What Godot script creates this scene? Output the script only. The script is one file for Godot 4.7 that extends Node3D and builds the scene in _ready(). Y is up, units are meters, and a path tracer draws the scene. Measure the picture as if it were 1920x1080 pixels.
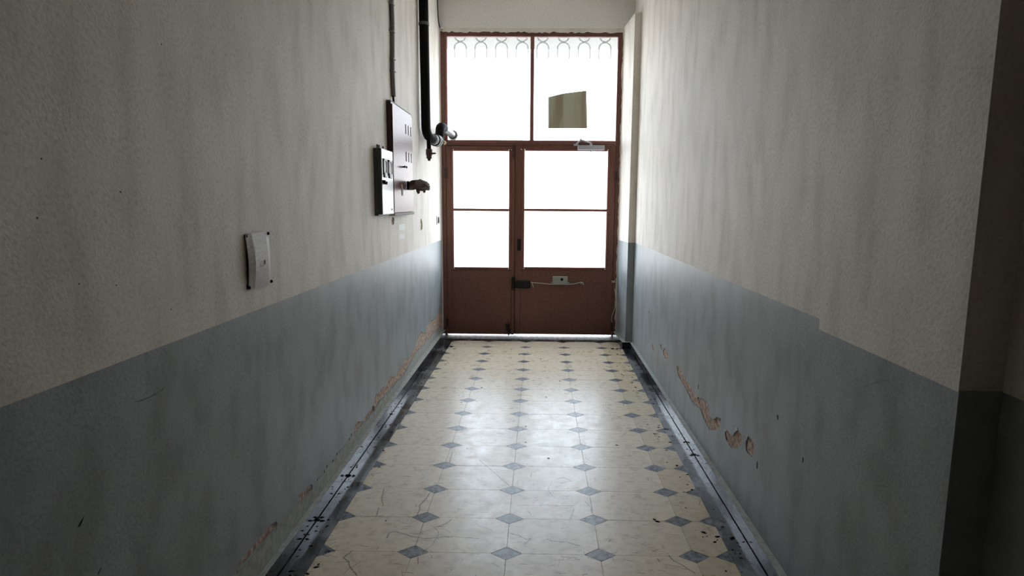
extends Node3D
# An old apartment-house entrance corridor seen from inside, street door at the far end.

# ------------------------------------------------------------------ mesh builder
class MB:
	var v := PackedVector3Array()
	var n := PackedVector3Array()

	func tri3(a: Vector3, b: Vector3, c: Vector3, na: Vector3, nb: Vector3, nc: Vector3) -> void:
		if (b - a).cross(c - a).dot(na + nb + nc) > 0.0:
			v.append_array([a, c, b])
			n.append_array([na, nc, nb])
		else:
			v.append_array([a, b, c])
			n.append_array([na, nb, nc])

	func tri(a: Vector3, b: Vector3, c: Vector3, nn: Vector3) -> void:
		tri3(a, b, c, nn, nn, nn)

	func flat(a: Vector3, b: Vector3, c: Vector3, out: Vector3) -> void:
		var q := (b - a).cross(c - a)
		if q.length() < 1e-12:
			return
		q = q.normalized()
		if q.dot(out) < 0.0:
			q = -q
		tri(a, b, c, q)

	func quad(a: Vector3, b: Vector3, c: Vector3, d: Vector3, out: Vector3) -> void:
		flat(a, b, c, out)
		flat(a, c, d, out)

	func box(x0: float, x1: float, y0: float, y1: float, z0: float, z1: float, bev := 0.0, t := Transform3D.IDENTITY) -> void:
		var lo := Vector3(minf(x0, x1), minf(y0, y1), minf(z0, z1))
		var hi := Vector3(maxf(x0, x1), maxf(y0, y1), maxf(z0, z1))
		var c := (lo + hi) * 0.5
		var h := (hi - lo) * 0.5
		bev = minf(bev, minf(h.x, minf(h.y, h.z)) * 0.9)
		var ax := [Vector3.RIGHT, Vector3.UP, Vector3.BACK]
		for k in 3:
			var u: Vector3 = ax[(k + 1) % 3]
			var w: Vector3 = ax[(k + 2) % 3]
			var hu: float = h[(k + 1) % 3] - bev
			var hw: float = h[(k + 2) % 3] - bev
			for s in [-1.0, 1.0]:
				var f: Vector3 = c + ax[k] * h[k] * s
				quad(t * (f - u * hu - w * hw), t * (f + u * hu - w * hw), t * (f + u * hu + w * hw), t * (f - u * hu + w * hw), t.basis * (ax[k] * s))
		if bev <= 0.0:
			return
		for k in 3:
			var i := (k + 1) % 3
			var j := (k + 2) % 3
			for si in [-1.0, 1.0]:
				for sj in [-1.0, 1.0]:
					var al: Vector3 = ax[k] * (h[k] - bev)
					var p: Vector3 = c + ax[i] * si * h[i] + ax[j] * sj * (h[j] - bev)
					var q: Vector3 = c + ax[i] * si * (h[i] - bev) + ax[j] * sj * h[j]
					quad(t * (p - al), t * (p + al), t * (q + al), t * (q - al), t.basis * (ax[i] * si + ax[j] * sj))
		for sx in [-1.0, 1.0]:
			for sy in [-1.0, 1.0]:
				for sz in [-1.0, 1.0]:
					var e := Vector3(h.x * sx, h.y * sy, h.z * sz)
					var b := Vector3(bev * sx, bev * sy, bev * sz)
					flat(t * (c + e - Vector3(0, b.y, b.z)), t * (c + e - Vector3(b.x, 0, b.z)), t * (c + e - Vector3(b.x, b.y, 0)), t.basis * Vector3(sx, sy, sz))

	# a flat polygon (x, y of t) pushed out along t's z from d0 to d1, its rim at d1 chamfered
	func prism(poly: PackedVector2Array, t: Transform3D, d0: float, d1: float, bev := 0.0) -> void:
		var p := poly
		if Geometry2D.is_polygon_clockwise(p):
			p = p.duplicate()
			p.reverse()
		var m := p.size()
		var ins := PackedVector2Array()
		for k in m:
			var e0 := (p[k] - p[(k + m - 1) % m]).normalized()
			var e1 := (p[(k + 1) % m] - p[k]).normalized()
			var n0 := Vector2(-e0.y, e0.x)
			var n1 := Vector2(-e1.y, e1.x)
			var mm := n0 + n1
			ins.append(p[k] + (mm / maxf(mm.length_squared() * 0.5, 0.35)) * bev if bev > 0.0 else p[k])
		var s := 1.0 if d1 > d0 else -1.0
		var up := (t.basis.z * s).normalized()
		var ids := Geometry2D.triangulate_polygon(ins)
		if ids.is_empty():
			ins = p
			ids = Geometry2D.triangulate_polygon(ins)
		for k in range(0, ids.size(), 3):
			tri(t * v3(ins[ids[k]], d1), t * v3(ins[ids[k + 1]], d1), t * v3(ins[ids[k + 2]], d1), up)
			tri(t * v3(p[ids[k]], d0), t * v3(p[ids[k + 1]], d0), t * v3(p[ids[k + 2]], d0), -up)
		for k in m:
			var a := p[k]
			var b := p[(k + 1) % m]
			var o := Vector2(b.y - a.y, a.x - b.x).normalized()
			var out := t.basis * Vector3(o.x, o.y, 0)
			quad(t * v3(a, d0), t * v3(b, d0), t * v3(b, d1 - bev * s), t * v3(a, d1 - bev * s), out)
			if bev > 0.0:
				quad(t * v3(a, d1 - bev * s), t * v3(b, d1 - bev * s), t * v3(ins[(k + 1) % m], d1), t * v3(ins[k], d1), out + up)

	func v3(q: Vector2, z: float) -> Vector3:
		return Vector3(q.x, q.y, z)

	# a round bar along points; radii may vary point by point
	func tube(pts: Array, radii, sides := 12, caps := true) -> void:
		var m := pts.size()
		var rings := []
		var dirs := []
		var last := Vector3.ZERO
		for k in m:
			var d: Vector3 = (pts[mini(k + 1, m - 1)] - pts[maxi(k - 1, 0)])
			if d.length() < 1e-7:
				d = last
			d = d.normalized()
			var u := Vector3.ZERO
			if k == 0:
				u = d.cross(Vector3.UP if absf(d.y) < 0.9 else Vector3.RIGHT).normalized()
			else:
				u = (dirs[-1] - d * dirs[-1].dot(d)).normalized()
			dirs.append(u)
			last = d
			var w := d.cross(u)
			var r: float = radii[k] if radii is Array else radii
			var ring := []
			for s in sides:
				var a := TAU * s / sides
				var o := u * cos(a) + w * sin(a)
				ring.append([pts[k] + o * r, o])
			rings.append(ring)
		for k in m - 1:
			for s in sides:
				var a = rings[k][s]
				var b = rings[k][(s + 1) % sides]
				var c = rings[k + 1][(s + 1) % sides]
				var d = rings[k + 1][s]
				tri3(a[0], b[0], c[0], a[1], b[1], c[1])
				tri3(a[0], c[0], d[0], a[1], c[1], d[1])
		if caps:
			for e in [0, m - 1]:
				var out: Vector3 = pts[0] - pts[1] if e == 0 else pts[m - 1] - pts[m - 2]
				if out.length() < 1e-7:
					out = pts[0] - pts[2] if e == 0 else pts[m - 1] - pts[m - 3]
				for s in sides:
					flat(pts[e], rings[e][s][0], rings[e][(s + 1) % sides][0], out)

	func mesh() -> ArrayMesh:
		var arr := []
		arr.resize(Mesh.ARRAY_MAX)
		arr[Mesh.ARRAY_VERTEX] = v
		arr[Mesh.ARRAY_NORMAL] = n
		var am := ArrayMesh.new()
		am.add_surface_from_arrays(Mesh.PRIMITIVE_TRIANGLES, arr)
		return am

# ------------------------------------------------------------------ scene helpers
var M := {}
var rng := RandomNumberGenerator.new()

func part(mb: MB, called: String, mat: Material, parent: Node, label := "") -> MeshInstance3D:
	return place(mb.mesh(), called, mat, parent, label)

func place(mesh: Mesh, called: String, mat: Material, parent: Node, label := "") -> MeshInstance3D:
	var o := MeshInstance3D.new()
	o.name = called
	o.mesh = mesh
	o.material_override = mat
	o.cast_shadow = GeometryInstance3D.SHADOW_CASTING_SETTING_ON
	parent.add_child(o, true)
	if label:
		o.set_meta("label", label)
	return o

func thing(called: String, label: String, category: String, kind := "", group := "") -> Node3D:
	var o := Node3D.new()
	o.name = called
	add_child(o, true)
	tag(o, label, category, kind, group)
	return o

func tag(o: Node, label: String, category: String, kind := "", group := "") -> void:
	o.set_meta("label", label)
	o.set_meta("category", category)
	if kind:
		o.set_meta("kind", kind)
	if group:
		o.set_meta("group", group)

func noise_tex(seed_: int, freq: float, oct: int, cols: Array, offs: Array, w := 1024, h := 1024, type := FastNoiseLite.TYPE_SIMPLEX_SMOOTH) -> NoiseTexture2D:
	var fn := FastNoiseLite.new()
	fn.seed = seed_
	fn.frequency = freq
	fn.noise_type = type
	fn.fractal_octaves = oct
	var t := NoiseTexture2D.new()
	t.width = w
	t.height = h
	t.seamless = true
	t.seamless_blend_skirt = 0.2
	t.noise = fn
	var g := Gradient.new()
	g.offsets = PackedFloat32Array(offs)
	var cc := PackedColorArray()
	for c in cols:
		cc.append(c if c is Color else Color(c, c, c))
	g.colors = cc
	t.color_ramp = g
	return t

func mat(col: Color, rough := 0.7, metal := 0.0) -> StandardMaterial3D:
	var m := StandardMaterial3D.new()
	m.albedo_color = col
	m.roughness = rough
	m.metallic = metal
	return m

func tri1(m: StandardMaterial3D, scale: Vector3) -> void:
	m.uv1_triplanar = true
	m.uv1_world_triplanar = true
	m.uv1_triplanar_sharpness = 8.0
	m.uv1_scale = scale

func tri2(m: StandardMaterial3D, tex: Texture2D, scale: Vector3, off := Vector3.ZERO) -> void:
	m.detail_enabled = true
	m.detail_blend_mode = BaseMaterial3D.BLEND_MODE_MUL
	m.detail_albedo = tex
	m.detail_uv_layer = BaseMaterial3D.DETAIL_UV_2
	m.uv2_triplanar = true
	m.uv2_world_triplanar = true
	m.uv2_triplanar_sharpness = 8.0
	m.uv2_scale = scale
	m.uv2_offset = off

# ------------------------------------------------------------------ the place's lines
const EYE := 1.44
const DOOR_Z := -6.5
const CEIL := 3.58  # out of view, set low so it bounces light onto the end wall
const BACK_Z := 6.0
const HALL_Z := -0.55   # behind this, an unseen tall hall sized to keep the near end dim
const TILE_X := 0.38887
const TILE_Z := 0.28089
const TILE_X0 := -0.50871
const TILE_Z0 := -2.3364
const SKIRT_H := 0.07

func xl(z: float) -> float:   # left wall
	return -1.02 + 0.0045 * (z + 2.1)

func xr(z: float) -> float:   # right wall
	return 0.9435 - 0.003 * (z + 2.1)

func xs(z: float) -> float:   # face of the right skirting
	return 0.914 - 0.0043 * (z + 2.1)

func xe(z: float) -> float:   # right edge of the cream tiles
	return 0.81 - 0.013 * (z + 2.2)

func _ready() -> void:
	rng.seed = 7
	camera_and_light()
	materials()
	floor_()
	walls()
	skirtings()
	door()
	outside()
	meter_cabinets()
	gas_pipe()
	wall_fittings()
	door_fittings()
	crumbs()

func camera_and_light() -> void:
	var cam := Camera3D.new()
	cam.name = "camera"
	add_child(cam)
	cam.position = Vector3(0, EYE, 0)
	cam.rotation = Vector3(-0.138328, 0.015171, 0.008015)
	var f := 1133.8
	var near := 0.05
	cam.set_frustum(near * 1080.0 / f, Vector2(-31.4 / f * near, 0), near, 200.0)
	cam.current = true
	var env := Environment.new()
	env.background_mode = Environment.BG_SKY
	var sm := ProceduralSkyMaterial.new()
	sm.sky_top_color = Color(0.86, 0.93, 1.0)
	sm.sky_horizon_color = Color(1.0, 1.0, 1.0)
	sm.ground_horizon_color = Color(0.95, 0.95, 0.94)
	sm.ground_bottom_color = Color(0.75, 0.74, 0.72)
	sm.sun_angle_max = 0.0
	sm.energy_multiplier = 1.0
	var sky := Sky.new()
	sky.sky_material = sm
	env.sky = sky
	env.background_energy_multiplier = 11.5
	env.tonemap_mode = Environment.TONE_MAPPER_LINEAR
	env.tonemap_exposure = 1.0
	env.sdfgi_enabled = true
	env.ssao_enabled = true
	env.ssil_enabled = true
	var we := WorldEnvironment.new()
	we.name = "world_environment"
	we.environment = env
	add_child(we)

# ------------------------------------------------------------------ materials
func materials() -> void:
	var grain := noise_tex(11, 0.035, 4, [0.90, 0.97, 1.0, 1.0], [0.0, 0.35, 0.6, 1.0])
	var bumps := noise_tex(12, 0.05, 4, [0.0, 1.0], [0.0, 1.0])
	var streak := noise_tex(13, 0.009, 6, [Color(0.91, 0.905, 0.89), Color(0.96, 0.957, 0.95), Color(0.985, 0.982, 0.978), Color(1, 1, 1)], [0.18, 0.42, 0.6, 0.85])
	var blotch := noise_tex(14, 0.008, 5, [Color(0.88, 0.88, 0.87), Color(0.96, 0.96, 0.955), Color(1, 1, 1)], [0.2, 0.5, 0.8])
	M.white = mat(Color(0.922, 0.893, 0.852), 0.68)
	M.white.albedo_texture = grain
	tri1(M.white, Vector3(1.6, 1.6, 1.6))
	M.white.heightmap_enabled = true
	M.white.heightmap_texture = bumps
	M.white.heightmap_scale = 0.04
	tri2(M.white, streak, Vector3(0.55, 0.2, 0.55))
	M.dado = mat(Color(0.61, 0.638, 0.648), 0.45)
	M.fresh = mat(Color(0.95, 0.935, 0.91), 0.8)
	M.fresh.albedo_texture = grain
	tri1(M.fresh, Vector3(1.6, 1.6, 1.6))
	M.dado.albedo_texture = grain
	tri1(M.dado, Vector3(1.6, 1.6, 1.6))
	M.dado.heightmap_enabled = true
	M.dado.heightmap_texture = bumps
	M.dado.heightmap_scale = 0.04
	tri2(M.dado, blotch, Vector3(0.6, 0.35, 0.6))
	M.primer = mat(Color(0.69, 0.70, 0.675), 0.8)
	M.primer.albedo_texture = noise_tex(15, 0.012, 5, [Color(0.87, 0.865, 0.85), Color(0.95, 0.945, 0.935), Color(1, 1, 1)], [0.2, 0.5, 0.8])
	tri1(M.primer, Vector3(1.6, 1.6, 1.6))
	M.plaster = mat(Color(0.80, 0.735, 0.675), 0.95)
	M.plaster.albedo_texture = noise_tex(16, 0.018, 5, [Color(0.74, 0.66, 0.61), Color(0.88, 0.84, 0.81), Color(1.0, 1.0, 1.0)], [0.25, 0.5, 0.75])
	tri1(M.plaster, Vector3(1.6, 1.6, 1.6))
	M.plaster.heightmap_enabled = true
	M.plaster.heightmap_texture = bumps
	M.plaster.heightmap_scale = 0.25
	M.repair = mat(Color(0.70, 0.67, 0.60), 0.9)
	M.repair.albedo_texture = grain
	tri1(M.repair, Vector3(3, 3, 3))
	M.screed = mat(Color(0.36, 0.335, 0.30), 0.95)
	# floor: worn cream terrazzo, cracks and scratches drawn where they are
	var cr := crack_image()
	var smudge := noise_tex(17, 0.016, 6, [Color(0.88, 0.87, 0.86), Color(0.95, 0.945, 0.935), Color(0.98, 0.977, 0.972), Color(1, 1, 1)], [0.12, 0.33, 0.55, 0.8])
	var shine := noise_tex(18, 0.035, 5, [0.36, 0.42, 0.50], [0.2, 0.5, 0.85])
	M.cream = []
	for c in [Color(0.905, 0.838, 0.735), Color(0.895, 0.83, 0.73), Color(0.912, 0.848, 0.75)]:
		var m := mat(c, 0.75)
		m.albedo_texture = cr
		tri1(m, Vector3(1.0 / 4.4, 1.0 / 4.4, 1.0 / 4.4))
		m.roughness_texture = shine
		m.roughness_texture_channel = BaseMaterial3D.TEXTURE_CHANNEL_RED
		tri2(m, smudge, Vector3(0.9, 0.9, 1.1))
		M.cream.append(m)
	M.cream_edge = []
	for c in [Color(0.84, 0.765, 0.64), Color(0.825, 0.755, 0.635)]:
		var m: StandardMaterial3D = M.cream[0].duplicate()
		m.albedo_color = c
		M.cream_edge.append(m)
	var vein := noise_tex(19, 0.012, 6, [Color(0.45, 0.46, 0.48), Color(0.75, 0.76, 0.78), Color(1, 1, 1), Color(1.0, 1.0, 1.0)], [0.25, 0.45, 0.6, 0.9])
	M.grey = []
	for c in [Color(0.42, 0.44, 0.46), Color(0.46, 0.48, 0.50), Color(0.38, 0.40, 0.42)]:
		var m := mat(c, 0.35)
		m.albedo_texture = vein
		tri1(m, Vector3(2, 2, 2))
		M.grey.append(m)
	M.marble = []
	for c in [Color(0.26, 0.265, 0.275), Color(0.22, 0.225, 0.235), Color(0.30, 0.305, 0.31)]:
		var m := mat(c, 0.09)
		m.albedo_texture = noise_tex(20 + M.marble.size(), 0.006, 6, [Color(0.45, 0.45, 0.46), Color(0.8, 0.8, 0.8), Color(1, 1, 1), Color(1, 1, 1)], [0.3, 0.5, 0.62, 0.9], 512, 512)
		tri1(m, Vector3(1.5, 1.5, 0.9))
		M.marble.append(m)
	M.border = []
	for c in [Color(0.40, 0.405, 0.415), Color(0.35, 0.355, 0.365), Color(0.44, 0.445, 0.45)]:
		var m: StandardMaterial3D = M.marble[M.border.size()].duplicate()
		m.albedo_color = c
		m.roughness = 0.15
		M.border.append(m)
	M.sill = mat(Color(0.50, 0.49, 0.47), 0.5)
	M.sill.albedo_texture = vein
	tri1(M.sill, Vector3(1.2, 1.2, 1.2))
	# painted steel of the door
	var chip := noise_tex(24, 0.02, 5, [Color(0.84, 0.82, 0.81), Color(0.95, 0.94, 0.93), Color(1, 1, 1)], [0.12, 0.4, 0.75])
	M.brown = mat(Color(0.475, 0.315, 0.265), 0.5)
	M.brown.albedo_texture = chip
	tri1(M.brown, Vector3(1.5, 1.5, 1.5))
	M.bead = mat(Color(0.52, 0.33, 0.285), 0.45)
	M.bead.albedo_texture = chip
	tri1(M.bead, Vector3(2.5, 2.5, 2.5))
	M.glass = mat(Color(0.93, 0.96, 0.95, 0.35), 0.35)
	M.glass.transparency = BaseMaterial3D.TRANSPARENCY_ALPHA
	M.glass.backlight_enabled = true
	M.glass.backlight = Color(0.8, 0.8, 0.8)
	M.black = mat(Color(0.045, 0.045, 0.05), 0.45)
	M.dark = mat(Color(0.12, 0.115, 0.11), 0.75)
	M.dark.metallic_specular = 0.25
	M.rust = mat(Color(0.26, 0.19, 0.16), 0.7)
	M.steel = mat(Color(0.40, 0.40, 0.38), 0.5, 0.4)
	M.alu = mat(Color(0.74, 0.74, 0.76), 0.4, 0.3)
	M.greybox = mat(Color(0.62, 0.63, 0.60), 0.5)
	M.cord = mat(Color(0.80, 0.78, 0.72), 0.6)
	M.iron = mat(Color(0.10, 0.095, 0.09), 0.7)
	M.board = mat(Color(0.72, 0.72, 0.65), 0.8)
	M.board.albedo_texture = noise_tex(25, 0.01, 4, [Color(0.86, 0.80, 0.75), Color(0.96, 0.95, 0.92), Color(1, 1, 1)], [0.3, 0.5, 0.7], 512, 512)
	tri1(M.board, Vector3(1.1, 0.12, 1))
	M.board.uv1_offset = Vector3(0.17, 0, 0)
	M.pipe = mat(Color(0.04, 0.04, 0.042), 0.65)
	M.pipe.metallic_specular = 0.25
	M.pipegrey = mat(Color(0.40, 0.40, 0.40), 0.4)
	M.yellow = mat(Color(0.80, 0.72, 0.42), 0.5)
	M.maroon = mat(Color(0.42, 0.225, 0.215), 0.33)
	M.maroon.metallic_specular = 0.2
	M.maroon.albedo_texture = chip
	tri1(M.maroon, Vector3(2.5, 0.8, 2.5))
	M.maroon_dark = mat(Color(0.25, 0.12, 0.11), 0.4)
	M.enamel = mat(Color(0.66, 0.68, 0.70), 0.3)
	M.enamel_dark = mat(Color(0.30, 0.31, 0.30), 0.5)
	M.metalplate = mat(Color(0.74, 0.725, 0.70), 0.6)
	M.metalplate.albedo_texture = chip
	tri1(M.metalplate, Vector3(3, 3, 3))
	M.paper = mat(Color(0.97, 0.97, 0.96), 0.7)
	M.sticker = mat(Color(0.60, 0.55, 0.53), 0.7)
	M.wrap = mat(Color(0.52, 0.48, 0.44), 0.8)
	M.cable = mat(Color(0.52, 0.51, 0.50), 0.6)
	M.concrete = mat(Color(0.72, 0.71, 0.69), 0.9)
	M.concrete.albedo_texture = grain
	tri1(M.concrete, Vector3(0.8, 0.8, 0.8))
	M.soffit = mat(Color(0.50, 0.49, 0.465), 0.9)

# fine cracks and scratches of the worn floor, drawn at their places (x and z in metres, one picture for 4.4 m)
func crack_image() -> ImageTexture:
	var size := 2048
	var im := Image.create(size, size, false, Image.FORMAT_RGB8)
	im.fill(Color.WHITE)
	var lines := [
		[[-0.533, -2.855], [-0.54, -2.792], [-0.56, -2.724], [-0.55, -2.689], [-0.553, -2.633]],
		[[-0.644, -2.439], [-0.645, -2.481], [-0.622, -2.494], [-0.54, -2.454], [-0.478, -2.438], [-0.408, -2.452], [-0.364, -2.459], [-0.31, -2.451], [-0.244, -2.445]],
		[[-0.324, -3.257], [-0.265, -3.16], [-0.199, -3.051], [-0.139, -2.949]],
		[[-0.764, -2.338], [-0.786, -2.288], [-0.754, -2.258], [-0.742, -2.227], [-0.695, -2.17]],
		[[-0.772, -2.887], [-0.757, -2.785], [-0.732, -2.719]], [[-0.748, -2.697], [-0.739, -2.62]], [[-0.491, -3.355], [-0.487, -3.211]],
		[[-0.387, -2.6], [-0.412, -2.557], [-0.442, -2.537]], [[-0.112, -2.492], [-0.071, -2.473], [-0.041, -2.445], [-0.019, -2.451], [-0.047, -2.408]],
		[[0.049, -2.45], [0.071, -2.435], [0.135, -2.429], [0.19, -2.4]], [[0.553, -2.341], [0.565, -2.304], [0.592, -2.276], [0.632, -2.221]],
		[[0.241, -2.79], [0.265, -2.733], [0.263, -2.678]], [[0.184, -2.715], [0.159, -2.622]], [[-0.091, -2.741], [0.037, -2.75], [0.182, -2.747]],
		[[0.281, -3.312], [0.301, -3.271]], [[0.105, -3.03], [0.146, -3.051], [0.184, -3.009], [0.126, -2.982]]]
	var r := RandomNumberGenerator.new()
	r.seed = 21
	for l in lines:
		for k in l.size() - 1:
			scratch(im, r, Vector2(l[k][0], l[k][1]), Vector2(l[k + 1][0], l[k + 1][1]), 0.42, 0.0035, 2)
	for k in 1900:   # short scuffs, most of them across the corridor
		var p := Vector2(r.randf_range(-1.0, 1.0), r.randf_range(-6.3, -1.9))
		var a := r.randf_range(-0.5, 0.5) if r.randf() < 0.7 else r.randf_range(0.0, PI)
		var len := r.randf_range(0.006, 0.05)
		scratch(im, r, p, p + Vector2(cos(a), sin(a)) * len, r.randf_range(0.5, 0.92), 0.002, 1 if r.randf() < 0.75 else 2)
	for k in 26:    # thin wandering cracks
		var p := Vector2(r.randf_range(-0.85, 0.8), r.randf_range(-6.0, -2.0))
		var a := r.randf_range(0.0, TAU)
		for s in r.randi_range(3, 8):
			a += r.randf_range(-0.7, 0.7)
			var q := p + Vector2(cos(a), sin(a)) * 0.035
			scratch(im, r, p, q, 0.62, 0.003, 1)
			p = q
	return ImageTexture.create_from_image(im)

func scratch(im: Image, r: RandomNumberGenerator, a: Vector2, b: Vector2, dark: float, wob: float, wide: int) -> void:
	var steps := int(a.distance_to(b) / 0.0015) + 1
	for s in steps:
		var p := a.lerp(b, float(s) / steps) + Vector2(r.randf_range(-wob, wob), r.randf_range(-wob, wob)) * 0.5
		var px := int(fposmod(p.x / 4.4, 1.0) * 2048)
		var py := int(fposmod(p.y / 4.4, 1.0) * 2048)
		for w in wide:
			im.set_pixel((px + w) % 2048, py, Color(dark, dark * 0.96, dark * 0.9))

# ------------------------------------------------------------------ floor
func floor_() -> void:
	var fl := thing("floor", "floor of worn cream tiles with grey diamond inserts and dark marble border", "floor", "structure")
	var b := MB.new()
	b.box(-1.35, 1.35, -0.2, -0.012, -6.68, HALL_Z)
	part(b, "screed", M.screed, fl)
	var dx := 0.065
	var dz := 0.047
	var g := 0.0005
	var t := Transform3D(Basis(Vector3.RIGHT, Vector3.FORWARD, Vector3.UP), Vector3.ZERO)   # poly (x, -z), out = up
	var hx := TILE_X * 0.5 - g
	var hz := TILE_Z * 0.5 - g
	var full := MB.new()
	full.prism(octagon(-hx, hx, -hz, hz, dx, dz, true, true), t, -0.012, 0.0, 0.0004)
	var full_mesh := full.mesh()
	var dia := MB.new()
	var ex := dx - 2.0 * g
	var ez := dz - 2.0 * g
	dia.prism(PackedVector2Array([Vector2(-ex, 0), Vector2(0, -ez), Vector2(ex, 0), Vector2(0, ez)]), t, -0.012, 0.0, 0.0004)
	var dia_mesh := dia.mesh()
	var half := MB.new()
	half.prism(PackedVector2Array([Vector2(g, -ez), Vector2(ex, 0), Vector2(g, ez)]), t, -0.012, 0.0, 0.0004)
	var half_mesh := half.mesh()
	for i in range(-6, 14):
		var z0 := TILE_Z0 - TILE_Z * i
		var z1 := z0 - TILE_Z
		if i == 13:
			z1 = -6.25
		for j in 4:
			var xc := TILE_X0 + TILE_X * (j - 0.5)
			var m: Material = M.cream[rng.randi() % 3]
			if i == 13:
				var c := MB.new()
				c.prism(octagon(-hx, hx, (z1 - z0) * 0.5 + g, -(z1 - z0) * 0.5 - g, dx, dz, true, true), t, -0.012, 0.0, 0.0004)
				place(c.mesh(), "tile", m, fl).position = Vector3(xc, 0, (z0 + z1) * 0.5)
			else:
				place(full_mesh, "tile", m, fl).position = Vector3(xc, rng.randf_range(-0.0006, 0.0), (z0 + z1) * 0.5)
		# the narrow last column, cut to the border
		var x3 := TILE_X0 + TILE_X * 3
		var c := MB.new()
		var r0 := xe(z0) - x3 - g
		var r1 := xe(z1) - x3 - g
		var y0 := -z0 + g
		var y1 := -z1 - g
		c.prism(PackedVector2Array([Vector2(g, y0 + dz), Vector2(dx, y0), Vector2(r0 - dx, y0), Vector2(r0, y0 + dz), Vector2(r1, y1 - dz), Vector2(r1 - dx, y1), Vector2(dx, y1), Vector2(g, y1 - dz)]), t, -0.012, 0.0, 0.0004)
		place(c.mesh(), "tile", M.cream_edge[rng.randi() % 2], fl).position = Vector3(x3, 0, 0)
	for i in range(-6, 14):
		var z := TILE_Z0 - TILE_Z * i
		for j in 4:
			place(dia_mesh, "diamond_tile", M.grey[rng.randi() % 3], fl).position = Vector3(TILE_X0 + TILE_X * j, rng.randf_range(-0.0005, 0.0), z)
		place(half_mesh, "diamond_tile", M.grey[rng.randi() % 3], fl).position = Vector3(TILE_X0 - TILE_X, 0, z)
		var o := place(half_mesh, "diamond_tile", M.grey[rng.randi() % 3], fl)
		o.transform = Transform3D(Basis(Vector3.UP, PI), Vector3(xe(z), 0, z))
	# dark marble border slabs along both walls and across at the door
	var zz := -6.33
	var k := 0
	while zz < HALL_Z - 0.1:
		var ze := minf(zz + 0.5617, HALL_Z)
		var l := MB.new()
		l.prism(PackedVector2Array([Vector2(-0.9965, -zz - g), Vector2(-0.8986, -zz - g), Vector2(-0.8986, -ze + g), Vector2(-0.9965, -ze + g)]), t, -0.012, 0.0, 0.0004)
		part(l, "border_slab", M.border[k % 3], fl)
		var r := MB.new()
		r.prism(PackedVector2Array([Vector2(xe(zz) + g, -zz - g), Vector2(xs(zz) - 0.0035, -zz - g), Vector2(xs(ze) - 0.0035, -ze + g), Vector2(xe(ze) + g, -ze + g)]), t, -0.012, 0.0, 0.0004)
		part(r, "border_slab", M.border[(k + 1) % 3], fl)
		zz = ze
		k += 1
	for s in [[-0.8988, -0.3], [-0.3, 0.3], [0.3, 0.86]]:
		var l := MB.new()
		l.box(s[0] + g, s[1] - g, -0.012, 0.0, -6.33 + g, -6.25 - g, 0.0007)
		part(l, "border_slab", M.border[2], fl)
	var th := MB.new()
	th.box(-1.04, 0.87, -0.012, 0.004, -6.7, -6.331, 0.002)
	part(th, "threshold", M.sill, fl, "light grey worn stone threshold")

func octagon(x0: float, x1: float, y0: float, y1: float, dx: float, dy: float, l: bool, r: bool) -> PackedVector2Array:
	var p := PackedVector2Array()
	if y0 > y1:
		var q := y0
		y0 = y1
		y1 = q
	p.append_array([Vector2(x0, y0 + dy), Vector2(x0 + dx, y0)] if l else [Vector2(x0, y0)])
	p.append_array([Vector2(x1 - dx, y0), Vector2(x1, y0 + dy)] if r else [Vector2(x1, y0)])
	p.append_array([Vector2(x1, y1 - dy), Vector2(x1 - dx, y1)] if r else [Vector2(x1, y1)])
	p.append_array([Vector2(x0 + dx, y1), Vector2(x0, y1 - dy)] if l else [Vector2(x0, y1)])
	return p

# ------------------------------------------------------------------ walls
# A coat of paint or plaster on a side wall: a rectangle in (z, y) less some ragged holes, with the broken rim of each hole.
func coat(side: int, z0: float, z1: float, y0: float, y1: float, proud: float, holes: Array, thick := 0.005) -> MB:
	var mb := MB.new()
	var boxes := []
	for h in holes:
		var r := Rect2(h[0], Vector2.ZERO)
		for p in h:
			r = r.expand(p)
		boxes.append(r)
	cell(mb, side, Rect2(z0, y0, z1 - z0, y1 - y0), proud, holes, boxes)
	var whole := Rect2(z0, y0, z1 - z0, y1 - y0).grow(0.0005)
	for h in holes:
		for k in h.size():
			var a: Vector2 = h[k]
			var b: Vector2 = h[(k + 1) % h.size()]
			if whole.has_point(a) and whole.has_point(b):
				var e := b - a
				mb.quad(on_wall(side, a, proud), on_wall(side, b, proud), on_wall(side, b, proud - thick), on_wall(side, a, proud - thick), Vector3(0, e.x, -e.y))
	for e in [[Vector2(z0, y0), Vector2(z0, y1), Vector3.FORWARD], [Vector2(z1, y0), Vector2(z1, y1), Vector3.BACK], [Vector2(z0, y1), Vector2(z1, y1), Vector3.UP]]:
		mb.quad(on_wall(side, e[0], proud), on_wall(side, e[1], proud), on_wall(side, e[1], proud - thick), on_wall(side, e[0], proud - thick), e[2])
	return mb

func on_wall(side: int, p: Vector2, proud: float) -> Vector3:
	return Vector3(xl(p.x) + proud if side < 0 else xr(p.x) - proud, p.y, p.x)

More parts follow.
